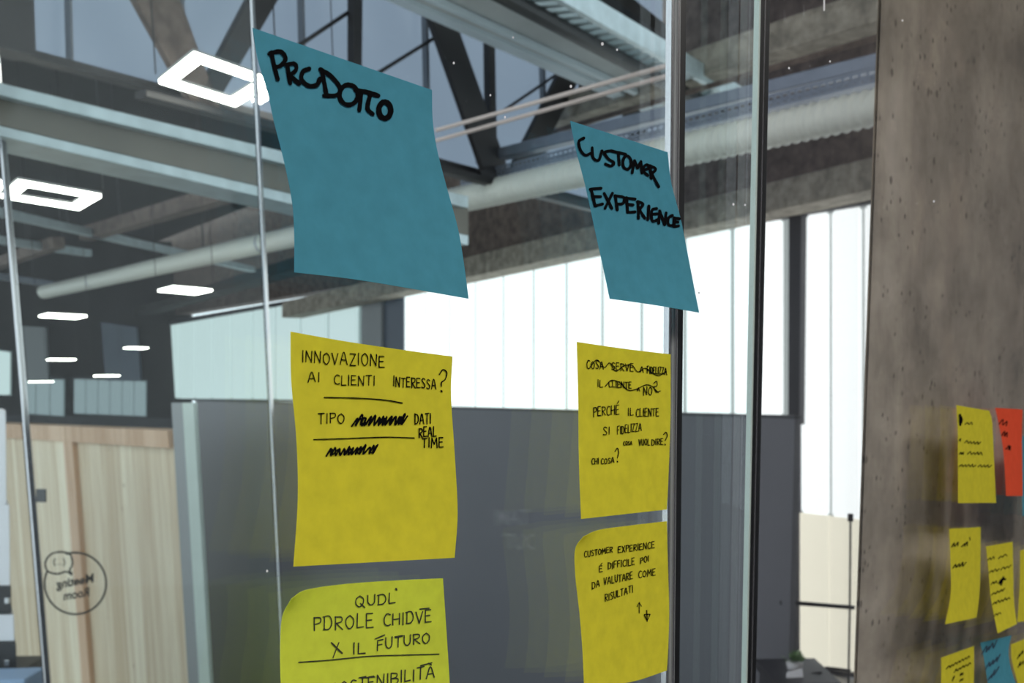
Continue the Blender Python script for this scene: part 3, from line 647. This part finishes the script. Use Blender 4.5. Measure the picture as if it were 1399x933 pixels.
Note([(779, 165), (787, 205), (800, 255), (814, 320), (824, 365), (833, 408)], [(912, 208), (917, 250), (930, 300), (940, 350), (948, 392), (955, 427)], B=[(833, 408), (890, 416), (955, 427)], lift=(0, 0, 12, 6)).build(M['blue'], 'smaller blue note lettered for customer experience across the glass joint', GB, st)
# yellow note INNOVAZIONE
k = .3647; c = crop(380, 440, k); st = []
def txt(s, a, b, h, w, sl=0.0):
    for p in text_strokes(s, c([a])[0], c([b])[0], h * k, sl): st.append((w, p, len(p) > 2))
def ln(p, w, s=True): st.append((w, c(p), s))
txt('INNOVAZIONE', (90, 150), (398, 168), 44, 1.5); txt('AI', (112, 226), (155, 222), 36, 1.5); txt('CLIENTI', (210, 234), (362, 238), 36, 1.5); txt('INTERESSA', (432, 240), (592, 250), 36, 1.5)
ln([(604, 196), (618, 178), (632, 190), (626, 214), (612, 226), (612, 240)], 1.7); ln([(611, 257), (614, 260)], 2.0, 0)
ln([(173, 282), (300, 285), (400, 292), (465, 303)], 1.7); txt('TIPO', (150, 380), (248, 378), 38, 1.5); ln([tuple(p) for p in scribble((283, 390), (478, 384), 42, 26)], 2.4); ln([tuple(p) for p in scribble((290, 386), (470, 380), 30, 20)], 2.0)
txt('DATI', (512, 383), (572, 380), 38, 1.7); txt('REAL', (528, 432), (592, 428), 35, 1.7); txt('TIME', (540, 470), (618, 470), 35, 1.7)
ln([(133, 440), (260, 436), (400, 431), (510, 434)], 1.6); ln([tuple(p) for p in scribble((185, 502), (365, 492), 36, 24)], 2.3); ln([tuple(p) for p in scribble((185, 498), (360, 490), 26, 16)], 1.9)
Note([(397, 453), (398, 520), (405, 600), (407, 680), (401, 774)], [(618, 487), (616, 540), (621, 620), (625, 700), (621, 762)], T=[(397, 453), (470, 466), (550, 478), (618, 487)], lift=(0, 0, 4, 6)).build(M['yellow'], 'yellow note on innovation with two scribbled-out words under ruled lines', GY, st)
# lime note QUALI PAROLE CHIAVE
k = .193; c = crop(370, 770, k); st = []
txt('QUdL', (600, 308), (880, 275), 74, 1.7); ln([(886, 178), (890, 184)], 2.6, 0); txt('PdROLE', (305, 478), (725, 450), 95, 1.7); txt('CHIdVE', (800, 442), (1135, 410), 82, 1.7); ln([(1055, 322), (1120, 315)], 1.7, 0)
ln([(430, 560), (505, 634)], 2.2, 0); ln([(482, 558), (440, 666)], 1.5, 0); txt('IL', (582, 640), (668, 638), 76, 1.8); txt('FUTURO', (755, 612), (1125, 556), 74, 1.7); ln([(740, 532), (805, 505)], 1.7, 0); ln([(880, 525), (936, 510)], 1.7, 0)
ln([(198, 698), (420, 682), (700, 655), (980, 646), (1190, 640)], 1.6); txt('SOSTENIBILITÀ', (430, 930), (1160, 800), 82, 1.7); ln([(640, 808), (736, 802)], 1.8, 0); ln([(1060, 722), (1140, 702)], 1.8, 0)
Note([(398, 818), (386, 842), (383, 880), (384, 940), (390, 1040)], [(605, 790), (609, 850), (614, 930), (620, 1050)], T=[(398, 818), (418, 806), (470, 798), (540, 793), (605, 790)], B=[(390, 1040), (620, 1050)], lift=(6, 0, 3, 8)).build(M['lime'], 'lime yellow note about key words for the future, corner curling', GY, st, M['ink_soft'])
# yellow note COSA SERVE
k = .2786; c = crop(760, 440, k); st = []
txt('COSA', (150, 226), (232, 230), 38, 1.2); txt('SERVE', (272, 234), (378, 242), 36, 1.2); txt('A', (412, 245), (428, 246), 28, 1.2); txt('FIDELIZZA', (446, 250), (542, 258), 34, 1.2)
ln([(165, 222), (200, 185), (236, 222), (262, 200), (292, 240), (330, 215), (372, 212), (400, 244), (436, 226), (470, 250), (505, 262), (540, 240)], 1.2)
txt('IL', (203, 318), (228, 318), 36, 1.2); txt('CLIENTE', (258, 318), (368, 325), 30, 1.2); txt('A', (396, 338), (410, 338), 18, 1.1); txt('NO', (428, 360), (470, 354), 40, 1.2); ln([(478, 300), (492, 290), (494, 312), (478, 320), (500, 345)], 1.3)
ln([(240, 315), (270, 286), (310, 296), (350, 332), (390, 330), (440, 308), (475, 318), (490, 342), (510, 338)], 1.3)
txt('PERCHÉ', (183, 462), (308, 450), 44, 1.3); txt('IL', (352, 460), (378, 456), 36, 1.2); txt('CLIENTE', (392, 463), (502, 460), 38, 1.2); txt('SI', (230, 553), (262, 552), 38, 1.2); txt('FIDELIZZA', (300, 552), (418, 530), 38, 1.2)
txt('COSA', (330, 605), (372, 602), 18, 1.1); txt('VUOL', (405, 605), (458, 603), 30, 1.2); txt('DIRE', (468, 604), (524, 600), 30, 1.2); ln([(526, 552), (538, 540), (544, 558), (534, 580)], 1.4); ln([(533, 598), (535, 602)], 1.6, 0)
txt('CHI', (174, 697), (208, 693), 28, 1.2); txt('COSA', (220, 698), (284, 689), 26, 1.2); ln([(288, 634), (300, 618), (306, 640), (300, 665)], 1.4); ln([(299, 682), (301, 686)], 1.6, 0)
Note([(788, 467), (790, 540), (791, 630), (794, 709)], [(916, 484), (916, 560), (914, 630), (911, 696)], T=[(788, 467), (850, 476), (916, 484)], lift=(0, 0, 2, 4)).build(M['yellow'], 'yellow note asking why the client stays loyal, first lines struck through', GY, st)
# yellow note CUSTOMER EXPERIENCE E DIFFICILE
k = .2604; c = crop(760, 690, k); st = []
txt('CUSTOMER', (147, 275), (295, 246), 30, 1.2); txt('EXPERIENCE', (325, 250), (515, 224), 32, 1.2); txt('É', (226, 350), (242, 348), 32, 1.2); txt('DIFFICILE', (272, 336), (410, 312), 34, 1.2); txt('POI', (442, 306), (485, 294), 30, 1.2)
txt('DA', (188, 441), (228, 426), 34, 1.2); txt('VALUTARE', (250, 420), (400, 385), 36, 1.2); txt('COME', (432, 383), (520, 366), 33, 1.2); txt('RISULTATI', (256, 506), (402, 456), 36, 1.2)
ln([(435, 566), (436, 510)], 1.3, 0); ln([(424, 532), (436, 508), (446, 530)], 1.3, 0); ln([(475, 552), (477, 610)], 1.3, 0); ln([(462, 574), (492, 572)], 1.2, 0); ln([(462, 576), (477, 608), (492, 574)], 1.3, 0)
Note([(797, 733), (786, 750), (786, 785), (792, 840), (796, 890), (798, 938)], [(911, 712), (912, 760), (914, 830), (913, 880), (911, 916)], T=[(797, 733), (818, 724), (860, 718), (911, 712)], B=[(798, 938), (860, 932), (911, 916)], lift=(5, 0, 2, 5)).build(M['yellow'], 'yellow note ending in a small up arrow and down arrow', GY, st)
# notes before the pillar
def rough(c, rows, k, w=1.1, h=16):
    out = []
    for a, b in rows:
        n = max(5, int(abs(b[0] - a[0]) / 9)); out.append((w, c([tuple(p) for p in scribble(a, b, h, n)]), True))
    return out
k = .2283; c = crop(1250, 520, k)
st = rough(c, [((300, 262), (345, 262)), ((268, 358), (272, 362)), ((300, 372), (390, 382)), ((268, 440), (292, 442)), ((318, 440), (402, 444)), ((268, 514), (362, 516)), ((378, 516), (455, 518))], k)
st += [(3.2, c([(270, 205), (272, 265)]), False), (2.4, c([(276, 215), (282, 235), (276, 255)]), True)]
Note([c([(248, 146)])[0], c([(256, 300)])[0], c([(257, 500)])[0], c([(258, 733)])[0]], [c([(445, 180)])[0], c([(462, 250)])[0], c([(472, 450)])[0], c([(485, 731)])[0]], lift=(0, 0, 3, 2)).build(M['yellow'], 'yellow note with four scrawled lines next to the coral note', GR, st, N=14)
st = rough(c, [((505, 260), (552, 270)), ((520, 330), (552, 336)), ((550, 410), (572, 416))], k, 1.3, 30)
Note([c([(480, 162)])[0], c([(505, 280)])[0], c([(530, 430)])[0], c([(545, 690)])[0]], [c([(644, 172)])[0], c([(640, 330)])[0], c([(642, 500)])[0], c([(644, 690)])[0]], lift=(0, 0, 3, 8)).build(M['coral'], 'coral red note, only one of its colour', GR, st, N=14)
Note([(1396, 596), (1396, 650), (1397, 705)], [(1440, 592), (1441, 650), (1442, 704)], lift=(0, 0, 2, 2)).build(M['blue'], 'sliver of blue note at picture edge beside the coral note', GR, None, N=14)
c = crop(1250, 720, k)
st = rough(c, [((222, 120), (258, 112)), ((282, 118), (318, 112)), ((228, 246), (300, 232))], k, 1.3, 26); st += [(1.1, c([(328, 62), (330, 78)]), False)]
Note([c([(205, 10)])[0], c([(212, 200)])[0], c([(214, 400)])[0], c([(180, 582)])[0]], [c([(393, 0)])[0], c([(392, 200)])[0], c([(386, 400)])[0], c([(368, 542)])[0]], lift=(0, 0, 4, 8)).build(M['yellow'], 'yellow note with two short scrawled lines, below the four-line one', GR, st, N=14)
st = rough(c, [((436, 200), (475, 190)), ((500, 190), (550, 172)), ((445, 275), (500, 262)), ((515, 258), (570, 240)), ((455, 345), (492, 335)), ((460, 408), (535, 380)), ((465, 465), (570, 430)), ((472, 535), (515, 520))], k); st += [(3.0, c([(505, 335), (520, 315), (540, 312)]), True), (2.6, c([(515, 345), (530, 300)]), False)]
Note([c([(425, 116)])[0], c([(440, 260)])[0], c([(455, 430)])[0], c([(495, 636)])[0]], [c([(585, 88)])[0], c([(588, 260)])[0], c([(592, 440)])[0], c([(610, 580)])[0]], lift=(0, 0, 10, 14)).build(M['yellow'], 'yellow note with six scrawled lines curling forward at its foot', GR, st, N=14)
Note([(1394, 752), (1393, 800), (1390, 850)], [(1430, 742), (1431, 800), (1432, 845)], lift=(0, 0, 2, 3)).build(M['yellow'], 'sliver of yellow note at picture edge beside the six-line note', GR, None, N=14)
st = rough(c, [((190, 850), (330, 780)), ((235, 870), (335, 820)), ((225, 920), (235, 900)), ((272, 890), (286, 884)), ((268, 925), (288, 915))], k)
Note([c([(157, 782)])[0], c([(157, 900)])[0], c([(152, 1100)])[0]], [c([(353, 712)])[0], c([(353, 900)])[0], c([(345, 1050)])[0]], lift=(0, 0, 3, 5)).build(M['yellow'], 'yellow note beside the blue one in the lowest row', GR, st, N=14)
st = rough(c, [((408, 760), (480, 720)), ((425, 850), (500, 800)), ((435, 920), (490, 880))], k, 1.6, 44)
Note([c([(390, 692)])[0], c([(415, 800)])[0], c([(440, 960)])[0], c([(480, 1090)])[0]], [c([(577, 648)])[0], c([(560, 750)])[0], c([(585, 880)])[0], c([(650, 1050)])[0]], lift=(0, 0, 12, 14)).build(M['blue'], 'blue note in the lowest row between two yellow notes', GR, st, plain('ink_blue', lin(22, 60, 84), .6), N=14)
st = rough(c, [((612, 790), (645, 760)), ((620, 840), (648, 820))], k, 1.1, 30)
Note([c([(575, 702)])[0], c([(580, 800)])[0], c([(615, 933)])[0], c([(640, 1080)])[0]], [c([(760, 630)])[0], c([(765, 780)])[0], c([(780, 900)])[0], c([(800, 1010)])[0]], lift=(0, 0, 6, 10)).build(M['yellow'], 'yellow note cut by the picture edge in the lowest row', GR, st, N=14)

# ------------------------------------------------------------------ the glass wall itself
gw = struct(empty('window_9', Vector((GLASS.hit(930, 700).x, GLASS.hit(930, 700).y, 0))), 'double glass wall of the meeting room'); inv = Matrix.Translation(-gw.location)
def gs(px): p = GLASS.hit(px, 600); return (p - GLASS.p).dot(G_DIR)
def gq(s0, s1, off): 
    a, b = GLASS.p + G_DIR * s0 + G_N * off, GLASS.p + G_DIR * s1 + G_N * off
    return vq(a, b, 0, 3.3)
sa, sb, sc1, sd = gs(914), gs(933), gs(1026), gs(1041)
for s0, s1, m in ((-2.6, sa, 'glass'), (sb, sc1, 'glass'), (sd, 3.4, 'glass_clear')):
    put(prism('glass_pane', gq(s0, s1, 0), G_N * 0.006, M[m], gw)); put(prism('glass_pane', gq(s0, s1, 0.012), G_N * 0.006, M[m], gw))
def strip(name, a, b, off, th, m): put(prism(name, gq(gs(a), gs(b), off), G_N * th, M[m], gw))
strip('joint_profile', 914, 918, 0.0006, .003, 'alu'); strip('joint_profile', 918, 925, 0.0002, .003, 'frame_grey'); strip('bright_edge', 920, 922.5, -0.0006, .0012, 'alu'); strip('gasket', 925, 933, 0.0006, .003, 'gasket')
strip('bright_edge', 1027, 1029.5, 0.0006, .003, 'post_green'); strip('gasket', 1029, 1033.5, 0.0006, .003, 'gasket'); strip('joint_profile', 1033.5, 1035, 0.0003, .003, 'alu'); strip('gasket', 1035, 1041, 0.0006, .003, 'gasket')
# specks of dried spray on the glass
bm = bmesh.new()
for px, py, r in ((365, 780, 1.6), (823, 60, 2.0), (843, 68, 1.4), (1078, 93, 1.3), (1134, 84, 1.2), (1233, 28, 1.2), (701, 51, 1.2), (620, 86, 1.5), (780, 118, 1.8), (670, 130, 1.3), (690, 160, 1.4), (955, 400, 1.2), (1018, 280, 1.3), (1002, 279, 1.6), (1276, 275, 1.4)):
    cc = [GLASS.off(-0.0002).hit(px + r * cos(a * pi / 4), py + r * 1.3 * sin(a * pi / 4)) for a in range(8)]; bm.faces.new([bm.verts.new(p) for p in cc])
cc = None
for px, py in ((1126, 0),):
    ribbon(bm, [(px, py), (px, py + 14)], 2.2, lambda a, b: GLASS.off(-0.0002).hit(a, b), False)
o = from_bm('dried_spray', bm, M['white'], gw); o.data.transform(inv); o['kind'] = 'stuff'

# ------------------------------------------------------------------ concrete pillar behind the glass
PIL = GLASS.off(0.032)
p0 = PIL.hit(1180, 420); p1 = p0 + G_DIR * 1.6
bm = bmesh.new(); v = vq(p0, p1, 0, SHED_Z + 3.0)
bpoly(bm, v, A_DIR * 0.5); bmesh.ops.bevel(bm, geom=[x for x in bm.edges if abs((x.verts[0].co - x.verts[1].co).z) > 1], offset=0.012, segments=2, affect='EDGES')
pl = from_bm('concrete_pillar', bm, M['concrete']); org = Vector((p0.x, p0.y, 0)); RZ = math.atan2(G_DIR.y, G_DIR.x); pl.data.transform(Matrix.Rotation(-RZ, 4, 'Z') @ Matrix.Translation(-org)); pl.location = org; pl.rotation_euler = (0, 0, RZ)
tag(pl, 'wide raw grey-brown concrete pillar behind the glass with small air holes', 'pillar')

# ------------------------------------------------------------------ logo on the far screen
def spl(px, py): return SCR.off(0.003).hit(px, py)
lg = empty('wall_logo', spl(103, 797)); tag(lg, 'round outlined speech-bubble logo with mirrored lettering on the glass screen', 'logo'); iv = Matrix.Translation(-lg.location)
bm = bmesh.new(); ribbon(bm, ell(103, 797, 42, 42, 48, -1.86, .855), 2.8, spl); o = from_bm('ring', bm, M['decal'], lg); o.data.transform(iv)
bm = bmesh.new(); ribbon(bm, [(98, 783), (95, 779), (99, 770), (96, 758), (84, 754), (70, 757), (62, 768), (65, 780), (78, 784), (90, 781), (98, 785)], 2.6, spl); o = from_bm('speech_bubble', bm, M['decal'], lg); o.data.transform(iv)
bm = bmesh.new(); ribbon(bm, [(75, 763), (73.5, 768), (75, 773)], 1.6, spl); ribbon(bm, [(87, 763), (88.5, 768), (87, 773)], 1.6, spl)
for x in (79, 83): ribbon(bm, [(x - .5, 771), (x + .5, 771)], 1.2, spl, False)
o = from_bm('bubble_marks', bm, M['decal'], lg); o.data.transform(iv)
def text_mesh(s, m, parent, name, fn, bold=0.012):
    cu = bpy.data.curves.new(name, 'FONT'); cu.body = s; cu.size = 1.0; cu.resolution_u = 3; cu.offset = bold
    t = bpy.data.objects.new(name, cu); COL.objects.link(t); bpy.context.view_layer.update()
    me = bpy.data.meshes.new_from_object(t.evaluated_get(bpy.context.evaluated_depsgraph_get())); bpy.data.objects.remove(t); bpy.data.curves.remove(cu)
    xs = [v.co.x for v in me.vertices]; w = max(xs) - min(xs); x0 = min(xs)
    for v in me.vertices: v.co = fn((v.co.x - x0) / w, v.co.y)
    return link(name, me, m, parent)
o = text_mesh('Meeting', M['decal'], lg, 'lettering', lambda u, v: spl(128 - 51 * u, 795 + 9 * u - 17 * v), 0.03); o.data.transform(iv)
o = text_mesh('Room', M['decal'], lg, 'lettering', lambda u, v: spl(122 - 35 * u, 814 + 6 * u - 17 * v), 0.03); o.data.transform(iv)

# ------------------------------------------------------------------ lettering on the back wall of the room, seen mirrored in the glass
VIRT = GLASS.off(2.3 + G_D - 0.004)
def mirrored(px, py):
    p = VIRT.hit(px, py); return p - G_N * (2 * (p - GLASS.p).dot(G_N))
lt = empty('wall_lettering', mirrored(750, 720)); tag(lt, 'pale lettering on back wall, seen only as faint mirrored words in glass', 'sign'); iv = Matrix.Translation(-lt.location)
o = text_mesh('ANNA TAM', M['letter'], lt, 'letter_line', lambda u, v: mirrored(800 - 118 * u, 716 + 1 * u - 30 * v)); o.data.transform(iv)
o = text_mesh('TIMEOUT', M['letter'], lt, 'letter_line', lambda u, v: mirrored(782 - 90 * u, 751 - 1 * u - 30 * v)); o.data.transform(iv)

# ------------------------------------------------------------------ rail, plant and papers by the tall window
RP = Plane(at_depth(1085, 826, 2.75), (0, -1, 0))
rl = empty('handrail', RP.hit(1075, 825)); tag(rl, 'slim black handrail before the tall bright window', 'rail'); iv = Matrix.Translation(-rl.location)
def rt(nm, pts, r): o = tube(nm, [RP.hit(*p) for p in pts], r, M['black'], rl, 8); o.data.transform(iv)
rt('bar', [(1072, 822), (1090, 824), (1167, 830)], 0.006); rt('upright', [(1162, 706), (1161, 829), (1159, 934), (1157, 1100)], 0.003); rt('knob', [(1162, 702), (1162, 712)], 0.008)
rt('lower_bar', [(1128, 912), (1162, 916)], 0.004)
o = tube('floor_post', [RP.hit(1157, 1095), Vector((RP.hit(1157, 1095).x, 2.75, 0))], 0.008, M['black'], rl, 8); o.data.transform(iv)
o = tube('wall_fixing', [RP.hit(1074, 823), PART.hit(1068, 823) ], 0.007, M['black'], rl, 8); o.data.transform(iv)
CS = 2.35; cz = at_depth(1090, 934, CS).z
cxl, cxr = at_depth(1060, 934, CS).x, at_depth(1150, 934, CS).x
cn = empty('console_stand', ((cxl + cxr) / 2, CS + .12, 0)); tag(cn, 'tall dark stand carrying the plant, just under the picture edge', 'stand'); inv = Matrix.Translation(-cn.location)
put(prism('top', [Vector((cxl, CS, cz - .02)), Vector((cxr, CS, cz - .02)), Vector((cxr, CS + .22, cz - .02)), Vector((cxl, CS + .22, cz - .02))], Vector((0, 0, .02)), M['cabinet'], cn))
put(prism('body', [Vector((cxl + .01, CS + .01, 0)), Vector((cxr - .01, CS + .01, 0)), Vector((cxr - .01, CS + .2, 0)), Vector((cxl + .01, CS + .2, 0))], Vector((0, 0, cz - .02)), M['cabinet'], cn))
pp0 = at_depth(1085, 931, CS + .12); pot = empty('potted_plant', (pp0.x, pp0.y, cz)); tag(pot, 'small green plant in pale pot by the tall window', 'plant')
bm = bmesh.new(); btube(bm, [(0, 0, 0), (0, 0, .002), (0, 0, .018), (0, 0, .02)], [.016, .018, .021, .019], 16); from_bm('pot', bm, M['pot'], pot, True)
bm = bmesh.new()
for i in range(46):
    a = random.uniform(0, 2 * pi); t = random.uniform(.1, 1.35); L = random.uniform(.018, .030)
    d = Vector((cos(a) * sin(t), sin(a) * sin(t), cos(t))); b0 = Vector((0, 0, .018)) + Vector((random.uniform(-.014, .014), random.uniform(-.014, .014), random.uniform(0, .01)))
    s = d.cross(UP).normalized() * .005
    vs = [bm.verts.new(q) for q in (b0, b0 + d * L * .5 + s, b0 + d * L, b0 + d * L * .5 - s)]; bm.faces.new(vs)
from_bm('leaves', bm, M['leaf'], pot)
cp = Plane(at_depth(1088, 925, CS + .05), (0.1, -1, .25))
cd = slab('paper_card', cp, [(1076, 918), (1096, 913), (1099, 938), (1073, 938)], -0.004, M['white']); tag(cd, 'white paper card leaning before the potted plant', 'card')
bx = slab('black_folder', Plane(at_depth(1110, 925, CS + .08), (0, -1, .3)), [(1100, 921), (1122, 917), (1131, 930), (1128, 938), (1100, 938)], -0.02, M['black'], bevel=.002); tag(bx, 'black folder lying beside the white paper card', 'folder')

# ------------------------------------------------------------------ added lamps of the meeting room, unseen, to light the note fronts
def room_fill(s, back_d, label):
    p = GLASS.p + G_DIR * s - G_N * back_d; p.z = 3.3
    r = empty('added_room_lamp', p); tag(r, label, 'lamp', 'added fill lamps on the meeting room ceiling')
    bm = bmesh.new(); bpoly(bm, [G_DIR * a * .32 + G_N * b * .32 + UP * -.04 for a, b in ((-1, -1), (1, -1), (1, 1), (-1, 1))], UP * .04); from_bm('housing', bm, M['lamp_body'], r)
    bm = bmesh.new(); bpoly(bm, [G_DIR * a * .30 + G_N * b * .30 + UP * -.046 for a, b in ((-1, -1), (1, -1), (1, 1), (-1, 1))], UP * .006); from_bm('diffuser', bm, M['room_fill'], r)
M['room_fill'] = emit('room_fill_diffuser', (1.0, 0.96, 0.9, 1), 21.0)
room_fill(-0.2, 1.15, 'added square fill lamp on the meeting room ceiling above the lens'); room_fill(1.9, 1.6, 'added square fill lamp on the meeting room ceiling farther along the glass')
